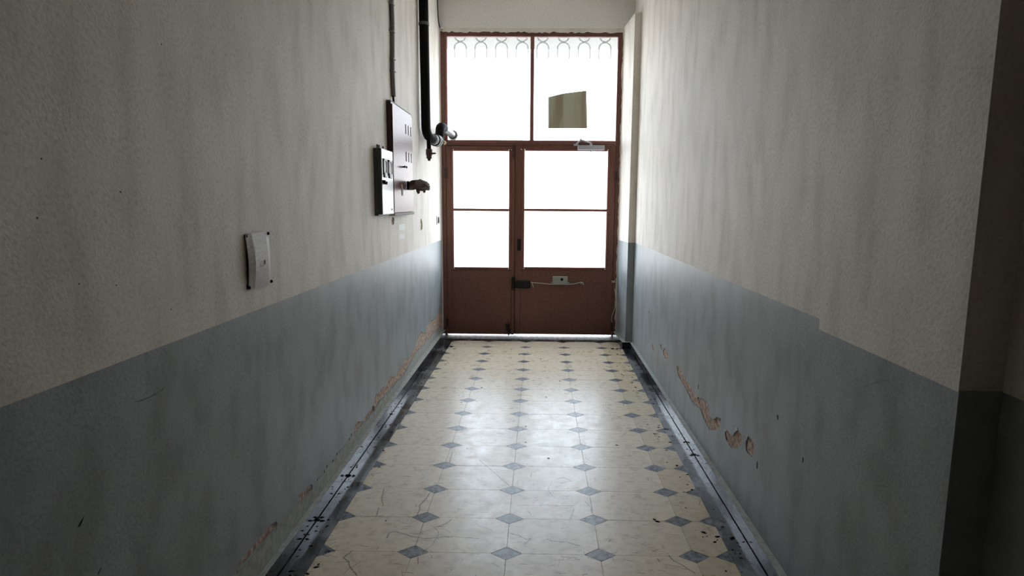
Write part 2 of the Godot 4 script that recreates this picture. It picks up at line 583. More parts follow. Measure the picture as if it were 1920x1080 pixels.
func cell(mb: MB, side: int, r: Rect2, proud: float, holes: Array, boxes: Array) -> void:
	var near := []
	for k in holes.size():
		if boxes[k].intersects(r):
			near.append(holes[k])
	var q := PackedVector2Array([r.position, Vector2(r.end.x, r.position.y), r.end, Vector2(r.position.x, r.end.y)])
	var left := [q]
	if near.size():
		if maxf(r.size.x, r.size.y) > 0.06:
			split(mb, side, r, proud, near)
			return
		for h in near:
			var nxt := []
			for p in left:
				for c in Geometry2D.clip_polygons(p, h):
					if Geometry2D.is_polygon_clockwise(c):
						split(mb, side, r, proud, near)
						return
					nxt.append(c)
			left = nxt
	elif maxf(r.size.x, r.size.y) > 0.8:
		split(mb, side, r, proud, [])
		return
	var nn := Vector3(-side, 0, 0)
	for p in left:
		var ids := Geometry2D.triangulate_polygon(p)
		for k in range(0, ids.size(), 3):
			mb.tri(on_wall(side, p[ids[k]], proud), on_wall(side, p[ids[k + 1]], proud), on_wall(side, p[ids[k + 2]], proud), nn)

func split(mb: MB, side: int, r: Rect2, proud: float, holes: Array) -> void:
	var boxes := []
	for h in holes:
		var b := Rect2(h[0], Vector2.ZERO)
		for p in h:
			b = b.expand(p)
		boxes.append(b)
	if r.size.x > r.size.y:
		cell(mb, side, Rect2(r.position, Vector2(r.size.x * 0.5, r.size.y)), proud, holes, boxes)
		cell(mb, side, Rect2(r.position + Vector2(r.size.x * 0.5, 0), Vector2(r.size.x * 0.5, r.size.y)), proud, holes, boxes)
	else:
		cell(mb, side, Rect2(r.position, Vector2(r.size.x, r.size.y * 0.5)), proud, holes, boxes)
		cell(mb, side, Rect2(r.position + Vector2(0, r.size.y * 0.5), Vector2(r.size.x, r.size.y * 0.5)), proud, holes, boxes)

# break the straight edges of an outline into a ragged one
func ragged(pts: Array, step := 0.012, amp := 0.006, seed_ := 3) -> PackedVector2Array:
	var r := RandomNumberGenerator.new()
	r.seed = seed_
	var out := PackedVector2Array()
	for k in pts.size():
		var a := Vector2(pts[k][0], pts[k][1])
		var b := Vector2(pts[(k + 1) % pts.size()][0], pts[(k + 1) % pts.size()][1])
		var m := maxi(1, int(a.distance_to(b) / step))
		for s in m:
			var o := Vector2(r.randf_range(-amp, amp), r.randf_range(-amp, amp)) * (0.4 if s == 0 else 1.0)
			out.append(a.lerp(b, float(s) / m) + o)
	if Geometry2D.is_polygon_clockwise(out):
		out.reverse()
	return out

func blob(c: Vector2, rx: float, ry: float, seed_: int) -> PackedVector2Array:
	var r := RandomNumberGenerator.new()
	r.seed = seed_
	var p := PackedVector2Array()
	for k in 16:
		var a := TAU * k / 16.0
		var q := r.randf_range(0.75, 1.15)
		p.append(c + Vector2(cos(a) * rx, sin(a) * ry) * q)
	return p

func walls() -> void:
	# ---- left
	var wl := thing("wall_left", "left corridor wall, off-white above a blue-grey painted dado with peeling base", "wall", "structure")
	var b := MB.new()
	b.quad(Vector3(xl(-6.7) - 0.005, -0.05, -6.7), Vector3(xl(HALL_Z) - 0.005, -0.05, HALL_Z), Vector3(xl(HALL_Z) - 0.005, CEIL, HALL_Z), Vector3(xl(-6.7) - 0.005, CEIL, -6.7), Vector3.RIGHT)
	b.box(-1.35, -1.06, -0.2, CEIL + 0.1, -6.68, HALL_Z)
	part(b, "plaster", M.plaster, wl, "bare brownish plaster under the paint")
	var line := [[-0.9, 0.19], [-1.5, 0.185], [-1.9, 0.19], [-2.2, 0.172], [-2.43, 0.155], [-2.6, 0.14], [-3.0, 0.148], [-3.25, 0.152], [-3.43, 0.143], [-3.65, 0.14], [-3.8, 0.155], [-4.06, 0.142], [-4.3, 0.14], [-4.53, 0.12], [-4.72, 0.142], [-4.92, 0.172], [-5.15, 0.18], [-5.28, 0.154], [-5.5, 0.184], [-5.66, 0.149], [-5.92, 0.16], [-6.1, 0.144], [-6.34, 0.11], [-6.5, 0.10]]
	var strip := line.duplicate()
	strip.append_array([[-6.5, 0.03], [-0.9, 0.03]])
	var strip_poly := ragged(strip, 0.03, 0.004, 5)
	var up_long := [[-3.647, 0.155], [-3.67, 0.177], [-3.703, 0.219], [-3.769, 0.22], [-3.875, 0.218], [-3.971, 0.211], [-4.022, 0.231], [-4.117, 0.235], [-4.176, 0.203], [-4.268, 0.192], [-4.436, 0.217], [-4.507, 0.202], [-4.616, 0.223], [-4.703, 0.203], [-4.82, 0.214], [-5.0, 0.235], [-5.12, 0.285], [-5.192, 0.302], [-5.262, 0.308], [-5.38, 0.262], [-5.495, 0.251], [-5.576, 0.297], [-5.75, 0.31], [-5.886, 0.287], [-6.111, 0.274], [-6.208, 0.295], [-6.42, 0.291]]
	var long := up_long.duplicate()
	for k in range(line.size() - 1, 8, -1):
		long.append([line[k][0], line[k][1] - 0.006])
	var mid := [[-3.649, 0.177], [-3.566, 0.171], [-3.469, 0.178], [-3.429, 0.16], [-3.341, 0.184], [-3.272, 0.194], [-3.245, 0.175], [-3.251, 0.148], [-3.337, 0.14], [-3.427, 0.138], [-3.563, 0.138], [-3.687, 0.13]]
	var small := [[-2.429, 0.15], [-2.436, 0.185], [-2.481, 0.181], [-2.552, 0.165], [-2.58, 0.172], [-2.6, 0.156], [-2.592, 0.13], [-2.539, 0.135], [-2.502, 0.138], [-2.448, 0.145]]
	var near_ := [[-1.9, 0.18], [-1.909, 0.204], [-1.94, 0.21], [-1.983, 0.207], [-2.047, 0.207], [-2.111, 0.206], [-2.157, 0.208], [-2.214, 0.194], [-2.226, 0.18], [-2.21, 0.16], [-2.093, 0.165], [-2.0, 0.17], [-1.934, 0.175]]
	var peels := [ragged(long, 0.012, 0.007, 6), ragged(mid, 0.012, 0.004, 7), ragged(small, 0.01, 0.003, 8), ragged(near_, 0.01, 0.003, 9)]
	for k in 9:
		peels.append(blob(Vector2(-2.68 - 0.065 * k + rng.randf_range(-0.02, 0.02), 0.152 + rng.randf_range(-0.006, 0.012)), rng.randf_range(0.006, 0.018), rng.randf_range(0.004, 0.009), 40 + k))
	peels.append(ragged([[-1.24, 0.722], [-1.262, 0.737], [-1.258, 0.73], [-1.246, 0.718]], 0.008, 0.001, 60))
	peels.append(ragged([[-1.283, 0.580], [-1.299, 0.590], [-1.296, 0.584], [-1.286, 0.577]], 0.008, 0.001, 61))
	peels.append(ragged([[-1.45, 0.938], [-1.496, 0.9305], [-1.563, 0.9305], [-1.581, 0.936], [-1.575, 0.931], [-1.53, 0.9275], [-1.48, 0.930]], 0.01, 0.0006, 62))
	var holes := [strip_poly]
	for p in peels:
		holes.append(p)
	part(coat(-1, -6.5, HALL_Z, 0.05, 1.05, 0.0, holes), "dado_paint", M.dado, wl, "blue-grey painted dado peeling at its foot")
	var s := MB.new()
	for k in range(0, line.size() - 1):
		var a := Vector2(line[k][0], line[k][1])
		var c := Vector2(line[k + 1][0], line[k + 1][1])
		s.quad(on_wall(-1, Vector2(a.x, 0.03), -0.0015), on_wall(-1, Vector2(c.x, 0.03), -0.0015), on_wall(-1, c, -0.0015), on_wall(-1, a, -0.0015), Vector3.RIGHT)
	part(s, "bare_strip", M.primer, wl, "pale worn strip above the skirting")
	var uh := [blob(Vector2(-5.35, 1.25), 0.05, 0.055, 70), blob(Vector2(-4.28, 1.31), 0.05, 0.03, 71)]
	for q in [[-1.682, 1.856], [-1.242, 1.523], [-1.216, 1.403], [-1.428, 1.238], [-1.311, 1.256], [-2.452, 2.051], [-1.637, 1.142], [-1.471, 1.461]]:
		uh.append(blob(Vector2(q[0], q[1]), 0.003, 0.003, 72 + uh.size()))
	var up := coat(-1, -6.5, HALL_Z, 1.05, CEIL, 0.001, uh)
	part(up, "upper_paint", M.white, wl, "off-white painted upper wall")
	# ---- right
	var wr := thing("wall_right", "right corridor wall, off-white above a blue-grey dado with flaking patches", "wall", "structure")
	b = MB.new()
	b.quad(Vector3(xr(-6.7) + 0.005, -0.05, -6.7), Vector3(xr(-1.32) + 0.005, -0.05, -1.32), Vector3(xr(-1.32) + 0.005, CEIL, -1.32), Vector3(xr(-6.7) + 0.005, CEIL, -6.7), Vector3.LEFT)
	b.box(0.975, 1.35, -0.2, CEIL + 0.1, -6.68, -1.325)
	part(b, "plaster", M.plaster, wr, "bare brownish plaster under the paint")
	var r1 := [[-4.013, 0.355], [-3.969, 0.309], [-3.828, 0.29], [-3.73, 0.285], [-3.602, 0.25], [-3.461, 0.261], [-3.383, 0.273], [-3.3, 0.239], [-3.2, 0.222], [-3.113, 0.249], [-3.014, 0.3], [-2.992, 0.353], [-3.063, 0.343], [-3.145, 0.303], [-3.2, 0.29], [-3.23, 0.327], [-3.26, 0.361], [-3.37, 0.345], [-3.445, 0.324], [-3.469, 0.302], [-3.587, 0.33], [-3.694, 0.343], [-3.84, 0.355], [-3.945, 0.373]]
	var r2 := [[-2.926, 0.321], [-2.899, 0.282], [-2.813, 0.275], [-2.73, 0.31], [-2.655, 0.364], [-2.676, 0.39], [-2.746, 0.403], [-2.79, 0.35], [-2.842, 0.336], [-2.889, 0.336]]
	var r3 := [[-2.598, 0.423], [-2.625, 0.379], [-2.612, 0.345], [-2.542, 0.348], [-2.511, 0.38], [-2.525, 0.418]]
	var rh := [ragged(r1, 0.012, 0.006, 10), ragged(r2, 0.012, 0.005, 11), ragged(r3, 0.01, 0.004, 12), blob(Vector2(-4.86, 0.28), 0.055, 0.03, 13), blob(Vector2(-4.38, 0.35), 0.085, 0.035, 14), blob(Vector2(-4.55, 0.36), 0.03, 0.02, 15), blob(Vector2(-2.47, 0.34), 0.008, 0.02, 16), blob(Vector2(-3.45, 0.385), 0.01, 0.016, 17), blob(Vector2(-5.1, 0.53), 0.03, 0.014, 18), blob(Vector2(-2.29, 0.62), 0.008, 0.01, 19), blob(Vector2(-2.05, 0.55), 0.006, 0.01, 20)]
	part(coat(1, -6.0, -1.995, 0.05, 1.068, 0.0, rh), "dado_paint", M.dado, wr, "blue-grey painted dado with flaking patches")
	part(coat(1, -1.995, -1.315, 0.05, 1.033, 0.003, [ragged([[-1.709, 0.919], [-1.625, 0.965], [-1.553, 0.991], [-1.471, 1.001], [-1.553, 0.9895], [-1.625, 0.9635]], 0.02, 0.0003, 63)], 0.002), "dado_paint", M.dado, wr)
	part(coat(1, -6.5, -1.995, 1.068, CEIL, 0.001, [blob(Vector2(-2.121, 1.266), 0.003, 0.003, 90), blob(Vector2(-2.009, 1.612), 0.003, 0.003, 91)]), "upper_paint", M.white, wr, "off-white painted upper wall")
	part(coat(1, -1.995, -1.315, 1.033, CEIL, 0.004, [blob(Vector2(-1.692, 1.643), 0.0025, 0.0025, 92), blob(Vector2(-1.389, 1.565), 0.002, 0.002, 93), blob(Vector2(-1.759, 1.484), 0.0025, 0.0025, 94)]), "upper_paint", M.white, wr)
	# curled flakes at the rims of the bare patches
	var flk := [[-3.26, 0.362, 0.02], [-3.05, 0.35, 0.016], [-2.746, 0.40, 0.03], [-2.90, 0.335, 0.022], [-3.36, 0.347, 0.018], [-2.598, 0.425, 0.02], [-3.7, 0.345, 0.015], [-3.4, 0.39, 0.012]]
	for f in flk:
		var m := MB.new()
		var z: float = f[0]
		var y: float = f[1]
		var h: float = f[2] * 0.65
		var x := xr(z)
		var w := h * 0.8
		m.prism(PackedVector2Array([Vector2(-w, 0), Vector2(w, 0.1 * h), Vector2(w * 0.5, h * 0.8), Vector2(-w * 0.3, h)]), Transform3D(Basis(Vector3(0, 0, 1), Vector3(-0.45, -0.9, 0).normalized(), Vector3(-0.9, 0.45, 0).normalized()), Vector3(x - 0.001, y, z)), 0.0, 0.001)
		part(m, "paint_flake", M.dado, wr)
	# pilaster beside the door, at the end of the right wall
	var p := MB.new()
	var plan := PackedVector2Array([Vector2(0.888, 6.0), Vector2(0.96, 6.0), Vector2(0.97, 6.55), Vector2(0.847, 6.55)])
	var tp := Transform3D(Basis(Vector3.RIGHT, Vector3.FORWARD, Vector3.UP), Vector3.ZERO)
	p.prism(plan, tp, 1.067, 3.23, 0.004)
	part(p, "pilaster", M.white, wr, "shallow white pilaster beside the street door")
	p = MB.new()
	p.prism(plan, tp, 0.0, 1.067)
	part(p, "pilaster", M.dado, wr, "blue-grey foot of the pilaster")
	# the wider near end: return face and the set-back wall
	b = MB.new()
	b.box(0.9405, 1.36, -0.2, CEIL + 0.1, -1.36, -1.315)
	part(b, "return_face", M.white, wr)
	b = MB.new()
	b.box(0.9403, 1.0335, 0.0, 1.036, -1.36, -1.3135)
	part(b, "return_face", M.dado, wr)
	b = MB.new()
	b.box(1.0335, 1.35, 1.034, CEIL + 0.1, -1.34, HALL_Z)
	part(b, "upper_paint", M.white, wr)
	b = MB.new()
	b.box(1.033, 1.35, -0.2, 1.034, -1.34, HALL_Z)
	part(b, "dado_paint", M.dado, wr)
	# ---- end wall over the door
	var wf := thing("wall_front", "white end wall above the street door", "wall", "structure")
	b = MB.new()
	b.box(-1.2, 1.2, 3.195, CEIL + 0.1, -6.67, -6.475, 0.003)
	b.box(0.85, 1.2, -0.2, 3.195, -6.67, -6.475)
	b.box(-1.2, -1.03, -0.2, 3.195, -6.67, -6.475)
	part(b, "plaster", M.fresh, wf)
	var lip := [[-1.03, 3.215]]
	var x := -1.0
	while x < 0.86:
		lip.append([x, 3.168 + rng.randf_range(0.0, 0.02)])
		x += rng.randf_range(0.015, 0.05)
	lip.append_array([[0.87, 3.215]])
	b = MB.new()
	b.prism(poly2(lip), Transform3D(Basis.IDENTITY, Vector3(0, 0, -6.49)), 0.0, 0.016)
	lip = [[0.87, 3.2], [0.87, 0.1]]
	var y := 0.1
	while y < 3.19:
		lip.append([0.836 + rng.randf_range(0.0, 0.014), y])
		y += rng.randf_range(0.015, 0.06)
	b.prism(poly2(lip), Transform3D(Basis.IDENTITY, Vector3(0, 0, -6.49)), 0.0, 0.014)
	part(b, "plaster_lip", M.white, wf, "ragged plaster edge round the door frame")
	var bk := MB.new()  # hall out of view, made big so little light bounces back
	var hh := 7.0
	var hw := 3.4
	bk.box(-hw - 0.2, hw + 0.2, -0.2, hh, BACK_Z, BACK_Z + 0.2)
	bk.box(-hw - 0.2, -hw, -0.2, hh, HALL_Z - 0.2, BACK_Z)
	bk.box(hw, hw + 0.2, -0.2, hh, HALL_Z - 0.2, BACK_Z)
	bk.box(-hw, -1.3, -0.2, hh, HALL_Z - 0.2, HALL_Z)
	bk.box(1.3, hw, -0.2, hh, HALL_Z - 0.2, HALL_Z)
	bk.box(-1.3, 1.3, CEIL, hh, HALL_Z - 0.2, HALL_Z)
	bk.box(-hw - 0.2, hw + 0.2, hh, hh + 0.2, HALL_Z - 0.2, BACK_Z + 0.2)
	var wb := part(bk, "unseen_hall_wall", M.white, self)
	tag(wb, "off-white walls of an unseen tall hall behind the viewer, sized to dim the near corridor", "wall", "structure")
	var hf := MB.new()
	hf.box(-hw, hw, -0.2, 0.0, HALL_Z, BACK_Z)  # floor of the out-of-view hall that leaves the near corridor dim
	part(hf, "unseen_hall_floor", M.cream[0], get_node("floor"))
	var c := MB.new()
	c.box(-1.35, 1.35, CEIL, CEIL + 0.2, -6.68, HALL_Z - 0.01)  # unseen ceiling, kept very white to brighten the end wall
	var ce := part(c, "ceiling", M.fresh, self)
	tag(ce, "white corridor ceiling out of view, height set to bounce light onto the end wall", "ceiling", "structure")

func poly2(a: Array) -> PackedVector2Array:
	var p := PackedVector2Array()
	for q in a:
		p.append(Vector2(q[0], q[1]))
	return p

func skirtings() -> void:
	var bl := thing("baseboard_left", "polished dark marble skirting with dusty ledge along the left wall", "skirting", "structure")
	var br := thing("baseboard_right", "polished dark marble skirting with dusty ledge along the right wall", "skirting", "structure")
	var t := Transform3D(Basis(Vector3.RIGHT, Vector3.FORWARD, Vector3.UP), Vector3.ZERO)
	var z := -6.47
	var k := 0
	var led := 0.0025
	while z < HALL_Z - 0.1:
		var ze := minf(z + 0.83, HALL_Z)
		var p := PackedVector2Array([Vector2(-1.05, -z - 0.0008), Vector2(-1.0, -z - 0.0008), Vector2(-1.0, -ze + 0.0008), Vector2(-1.05, -ze + 0.0008)])
		var m := MB.new()
		m.prism(p, t, -0.012, SKIRT_H - led)
		part(m, "skirting_slab", M.marble[k % 3], bl)
		m = MB.new()
		m.prism(p, t, SKIRT_H - led, SKIRT_H, 0.001)
		part(m, "ledge", M.primer, bl)
		z = ze
		k += 1
	z = -5.96
	while z < -1.35:
		var ze := minf(z + 0.93, -1.315)
		var p := PackedVector2Array([Vector2(xs(z), -z - 0.0008), Vector2(1.0, -z - 0.0008), Vector2(1.0, -ze + 0.0008), Vector2(xs(ze), -ze + 0.0008)])
		var m := MB.new()
		m.prism(p, t, -0.012, SKIRT_H - led)
		part(m, "skirting_slab", M.marble[(k + 1) % 3], br)
		m = MB.new()
		m.prism(p, t, SKIRT_H - led, SKIRT_H, 0.001)
		part(m, "ledge", M.primer, br)
		z = ze
		k += 1
	var foot := PackedVector2Array([Vector2(0.855, 5.961), Vector2(0.94, 5.961), Vector2(0.98, 6.5), Vector2(0.822, 6.47)])
	var m := MB.new()
	m.prism(foot, t, -0.012, SKIRT_H - led)
	part(m, "skirting_slab", M.marble[1], br)
	m = MB.new()
	m.prism(foot, t, SKIRT_H - led, SKIRT_H, 0.001)
	part(m, "ledge", M.primer, br)
	m = MB.new()
	m.box(1.0, 1.05, -0.012, SKIRT_H, -1.3, HALL_Z, 0.002)
	part(m, "skirting_slab", M.marble[0], br)

# ------------------------------------------------------------------ street door
func bar(x0: float, x1: float, y0: float, y1: float, front: float, deep: float, bev := 0.003) -> MB:
	var m := MB.new()
	m.box(x0, x1, y0, y1, DOOR_Z + front, DOOR_Z + front - deep, bev)
	return m

func door() -> void:
	var fr := thing("trim_1", "brown painted steel frame around the street door and transom", "door frame", "structure")
	part(bar(-1.05, -0.988, 0.0, 3.19, 0.0, 0.06), "jamb", M.brown, fr)
	part(bar(0.812, 0.87, 0.0, 3.19, 0.0, 0.06), "jamb", M.brown, fr)
	part(bar(-0.988, 0.812, 3.152, 3.21, 0.0, 0.06), "head", M.brown, fr)
	part(bar(-0.988, -0.972, 0.018, 2.04, -0.052, 0.012, 0.001), "rebate", M.brown, fr)
	part(bar(0.796, 0.812, 0.018, 2.04, -0.052, 0.012, 0.001), "rebate", M.brown, fr)
	part(bar(-0.988, 0.812, 2.026, 2.072, -0.052, 0.012, 0.001), "rebate", M.brown, fr)
	part(bar(-0.988, 0.812, 2.044, 2.066, -0.006, 0.05), "transom_bar", M.brown, fr)
	# fixed transom light
	var w := thing("window_1", "two-pane transom window of patterned glass above the street door", "window", "structure")
	part(bar(-0.987, -0.963, 2.068, 3.15, 0.004, 0.04), "stile", M.bead, w)
	part(bar(0.797, 0.811, 2.068, 3.15, 0.004, 0.04), "stile", M.bead, w)
	part(bar(-0.962, 0.796, 3.138, 3.15, 0.004, 0.04), "rail", M.bead, w)
	part(bar(-0.962, 0.796, 2.068, 2.101, 0.004, 0.04), "rail", M.bead, w)
	part(bar(-0.1, -0.061, 2.101, 3.138, 0.008, 0.045), "mullion", M.bead, w)
	pane(w, -0.962, -0.1, 2.101, 3.138)
	pane(w, -0.061, 0.796, 2.101, 3.138)
	# narrow fixed leaf
	var a := thing("door_1", "narrow brown steel door leaf with two glass panes, beside the left wall", "door", "structure")
	part(bar(-0.985, -0.932, 0.018, 2.04, -0.003, 0.045), "stile", M.brown, a)
	part(bar(-0.287, -0.2575, 0.018, 2.04, 0.004, 0.05), "stile", M.brown, a)
	part(bar(-0.932, -0.287, 2.004, 2.04, -0.003, 0.045), "rail", M.brown, a)
	part(bar(-0.932, -0.287, 0.72, 0.737, -0.003, 0.045), "rail", M.brown, a)
	part(bar(-0.932, -0.287, 0.018, 0.7195, -0.006, 0.03, 0.002), "kick_panel", M.brown, a)
	part(bar(-0.2573, -0.235, 0.018, 2.03, -0.03, 0.02), "meeting_strip", M.brown, a)
	beads(a, -0.932, -0.908, -0.319, -0.287, 0.737, 0.757, 1.986, 2.004, 1.358, 1.386)
	# wide leaf
	var d := thing("door_2", "wide brown steel door leaf with two glass panes and black lock", "door", "structure")
	part(bar(-0.2525, -0.19, 0.024, 2.044, 0.0, 0.05), "stile", M.brown, d)
	part(bar(-0.228, -0.19, 0.76, 2.0, 0.005, 0.01, 0.002), "stile_cover", M.brown, d)
	part(bar(0.746, 0.809, 0.024, 2.044, -0.003, 0.045), "stile", M.brown, d)
	part(bar(-0.19, 0.746, 2.01, 2.044, -0.003, 0.045), "rail", M.brown, d)
	part(bar(-0.19, 0.746, 0.725, 0.742, -0.003, 0.045), "rail", M.brown, d)
	part(bar(-0.19, 0.746, 0.612, 0.7245, -0.006, 0.03, 0.002), "kick_panel", M.brown, d)
	part(bar(-0.19, 0.746, 0.024, 0.611, -0.006, 0.03, 0.002), "kick_panel", M.brown, d)
	beads(d, -0.19, -0.151, 0.723, 0.746, 0.742, 0.764, 1.992, 2.01, 1.362, 1.39)

func pane(parent: Node, x0: float, x1: float, y0: float, y1: float) -> void:
	var m := MB.new()
	m.quad(Vector3(x0 - 0.004, y0 - 0.004, DOOR_Z - 0.03), Vector3(x1 + 0.004, y0 - 0.004, DOOR_Z - 0.03), Vector3(x1 + 0.004, y1 + 0.004, DOOR_Z - 0.03), Vector3(x0 - 0.004, y1 + 0.004, DOOR_Z - 0.03), Vector3.BACK)
	part(m, "pane", M.glass, parent, "patterned glass pane, bright with daylight")

func beads(leaf: Node, l0: float, l1: float, r0: float, r1: float, b0: float, b1: float, t0: float, t1: float, m0: float, m1: float) -> void:
	part(bar(l0, l1, b0, t1, 0.003, 0.04, 0.006), "glazing_bead", M.bead, leaf)
	part(bar(r0, r1, b0, t1, 0.003, 0.04, 0.006), "glazing_bead", M.bead, leaf)
	part(bar(l1, r0, b0, b1, 0.003, 0.04, 0.006), "glazing_bead", M.bead, leaf)
	part(bar(l1, r0, t0, t1, 0.003, 0.04, 0.006), "glazing_bead", M.bead, leaf)
	part(bar(l1, r0, m0, m1, 0.003, 0.04, 0.005), "glazing_bar", M.bead, leaf)
	pane(leaf, l1, r0, b1, m0)
	pane(leaf, l1, r0, m1, t0)

func outside() -> void:
	var g := MB.new()
	g.box(-9, 9, -0.25, -0.015, -20, -6.7)
	var o := part(g, "pavement", M.concrete, self)
	tag(o, "pale sunlit pavement outside the door", "pavement", "structure")
	var s := MB.new()
	s.box(-2.2, 2.2, 3.235, 3.42, -7.42, -6.68, 0.01)
	var c := part(s, "balcony_slab", M.soffit, self)
	tag(c, "pale balcony slab outside, over the transom", "balcony")
	# wrought iron grille outside the transom: a row of tall loops, each under a ring
	var gr := thing("window_grille", "iron grille of looped bars outside the transom glass", "grille")
	var z := -6.62
	var loop := MB.new()
	var pts := []
	for k in 9:
		var a := PI - PI * k / 8.0
		pts.append(Vector3(cos(a) * 0.062, 3.056 + sin(a) * 0.058, z))
	pts.push_front(Vector3(-0.062, 2.95, z))
	pts.append(Vector3(0.062, 2.95, z))
	loop.tube(pts, 0.0065, 8)
	var loop_mesh := loop.mesh()
	var ring := MB.new()
	pts = []
	for k in 17:
		var a := TAU * k / 16.0
		pts.append(Vector3(cos(a) * 0.058, 3.178 + sin(a) * 0.058, z))
	ring.tube(pts, 0.0065, 8, false)
	var ring_mesh := ring.mesh()
	for k in 8:
		var x := -0.839 + 0.2165 * k
		place(loop_mesh, "loop", M.iron, gr).position.x = x
		place(ring_mesh, "ring", M.iron, gr).position.x = x
	for y in [3.228]:
		var b := MB.new()
		b.box(-1.03, 0.85, y - 0.006, y + 0.006, z - 0.006, z + 0.006)
		part(b, "rail", M.iron, gr)

# ------------------------------------------------------------------ things on the left wall
func meter_cabinets() -> void:
	var x := -1.03
	var c := thing("meter_cabinet", "tall glossy maroon meter cabinet on the left wall, with two rows of reading slots", "meter cabinet")
	var z0 := -4.80    # far
	var z1 := -4.17    # near
	var y0 := 1.375
	var y1 := 2.10
	var f := x + 0.042
	var m := MB.new()
	m.box(x, f - 0.008, y0 - 0.004, y1 + 0.012, z0 - 0.006, z1 + 0.006, 0.002)
	part(m, "case", M.maroon_dark, c)
	# door sheet with six openings
	var cells := [z0, -4.762, -4.735, -4.672, -4.645, -4.585, -4.555, z1]
	m = MB.new()
	var rows := [[y0, 1.745], [1.745, 1.815], [1.815, 1.945], [1.945, 2.015], [2.015, y1]]
	for r in 5:
		if r % 2 == 0:
			m.box(f - 0.006, f, rows[r][0], rows[r][1], z0, z1)
		else:
			for k in range(0, 7, 2):
				m.box(f - 0.006, f, rows[r][0], rows[r][1], cells[k], cells[k + 1])
	var cdoor := part(m, "door", M.maroon, c, "glossy maroon steel cabinet door")
	for r in [1, 3]:
		for k in [1, 3, 5]:
			m = MB.new()
			m.box(f - 0.0075, f - 0.006, rows[r][0], rows[r][1], cells[k], cells[k + 1])
			part(m, "reading_window", M.black, cdoor, "dark meter reading slot")
	m = MB.new()
	m.tube([Vector3(f, 1.698, -4.456), Vector3(f + 0.022, 1.698, -4.456)], 0.006, 10)
	m.box(f + 0.016, f + 0.024, 1.690, 1.706, -4.50, -4.475, 0.003)
	m.box(f + 0.016, f + 0.024, 1.690, 1.706, -4.437, -4.412, 0.003)
	m.box(f + 0.018, f + 0.022, 1.694, 1.702, -4.48, -4.43, 0.001)
	part(m, "latch", M.dark, cdoor, "dark winged latch")
	m = MB.new()
	m.box(f, f + 0.001, 1.49, 1.572, -4.44, -4.385)
	part(m, "label_plate", M.sticker, cdoor, "faded rectangular label")
	m = MB.new()
	m.box(x, f + 0.004, y0 - 0.024, y0 - 0.005, z0 - 0.02, z1 + 0.01, 0.003)
	part(m, "sill", M.primer, c, "pale ledge under the cabinet")
	m = MB.new()
	m.box(x, f - 0.01, y1 + 0.013, y1 + 0.024, z0 - 0.006, z1 + 0.002, 0.003)
	part(m, "cap", M.primer, c, "pale plaster cap")
	# the small grey one in front of it
	var g := thing("fuse_box", "small grey metal box on the left wall, in front of the maroon cabinet", "meter box")
	z0 = -4.10
	z1 = -3.815
	y0 = 1.366
	y1 = 1.775
	f = x + 0.052
	m = MB.new()
	m.box(x, x + 0.026, y0 - 0.008, y1, z0, z1 + 0.012, 0.002)
	part(m, "back_box", M.enamel_dark, g)
	m = MB.new()
	m.box(x + 0.026, f - 0.004, y0, y1, z0, z1, 0.002)
	part(m, "body", M.enamel_dark, g)
	m = MB.new()
	m.box(f - 0.004, f, y0, y1, z0 - 0.002, z1 + 0.002, 0.0015)
	var cov := part(m, "cover", M.enamel, g, "light grey enamel cover")
	for zz in [[-3.945, -3.845], [-4.085, -3.975]]:
		m = MB.new()
		for q in [[zz[0], zz[0] + 0.017, 1.615, 1.715], [zz[1] - 0.022, zz[1], 1.615, 1.715], [zz[0], zz[1], 1.70, 1.715], [zz[0], zz[1], 1.612, 1.630]]:
			m.box(f, f + 0.006, q[2], q[3], q[0], q[1], 0.002)
		m.box(f, f + 0.008, 1.598, 1.625, zz[0] + 0.03, zz[1] - 0.015, 0.002)
		part(m, "window_frame", M.black, cov, "black rubber window frame")
		m = MB.new()
		m.box(f, f + 0.002, 1.63, 1.70, zz[0] + 0.017, zz[1] - 0.022)
		part(m, "reading_window", M.paper, cov, "pale meter reading window")
	m = MB.new()
	m.tube([Vector3(f, 1.570, -3.83), Vector3(f + 0.018, 1.570, -3.83)], [0.011, 0.009], 12)
	part(m, "lock_knob", M.dark, cov, "dark lock knob")
	m = MB.new()
	m.tube([Vector3(f, 1.566, -3.865), Vector3(f + 0.02, 1.562, -3.865)], [0.011, 0.009], 12)
	part(m, "lock_knob", M.dark, cov, "dark lock knob")
	m = MB.new()
	m.box(f, f + 0.0008, 1.388, 1.402, -4.075, -4.035)
	part(m, "maker_plate", M.cable, cov, "tiny dark maker's plate")
	for zz in [-3.84, -3.88, -3.98]:
		m = MB.new()
		m.tube([Vector3(x + 0.02, y1, zz), Vector3(x + 0.02, y1 + 0.025, zz)], 0.006, 8)
		part(m, "cable_gland", M.steel, g)
	# crumpled paper pushed behind the cabinet door
	var w := thing("crumpled_paper", "crumpled brown-grey paper bundle sticking out of the maroon cabinet", "paper")
	m = MB.new()
	var fx := -0.981
	var prof := [[0.0, 1.565, 0.030, 0.03], [0.03, 1.575, 0.034, 0.04], [0.06, 1.578, 0.033, 0.05], [0.09, 1.572, 0.040, 0.05], [0.115, 1.568, 0.036, 0.045], [0.14, 1.562, 0.030, 0.04], [0.155, 1.555, 0.022, 0.03]]
	var rings := []
	for q in prof:
		var ring := []
		for s in 14:
			var a := TAU * s / 14.0
			var k := 1.0 + rng.randf_range(-0.22, 0.22)
			ring.append(Vector3(fx + q[0] + rng.randf_range(0.0, 0.008), q[1] + sin(a) * q[2] * k, -4.58 + cos(a) * q[3] * k))
		rings.append(ring)
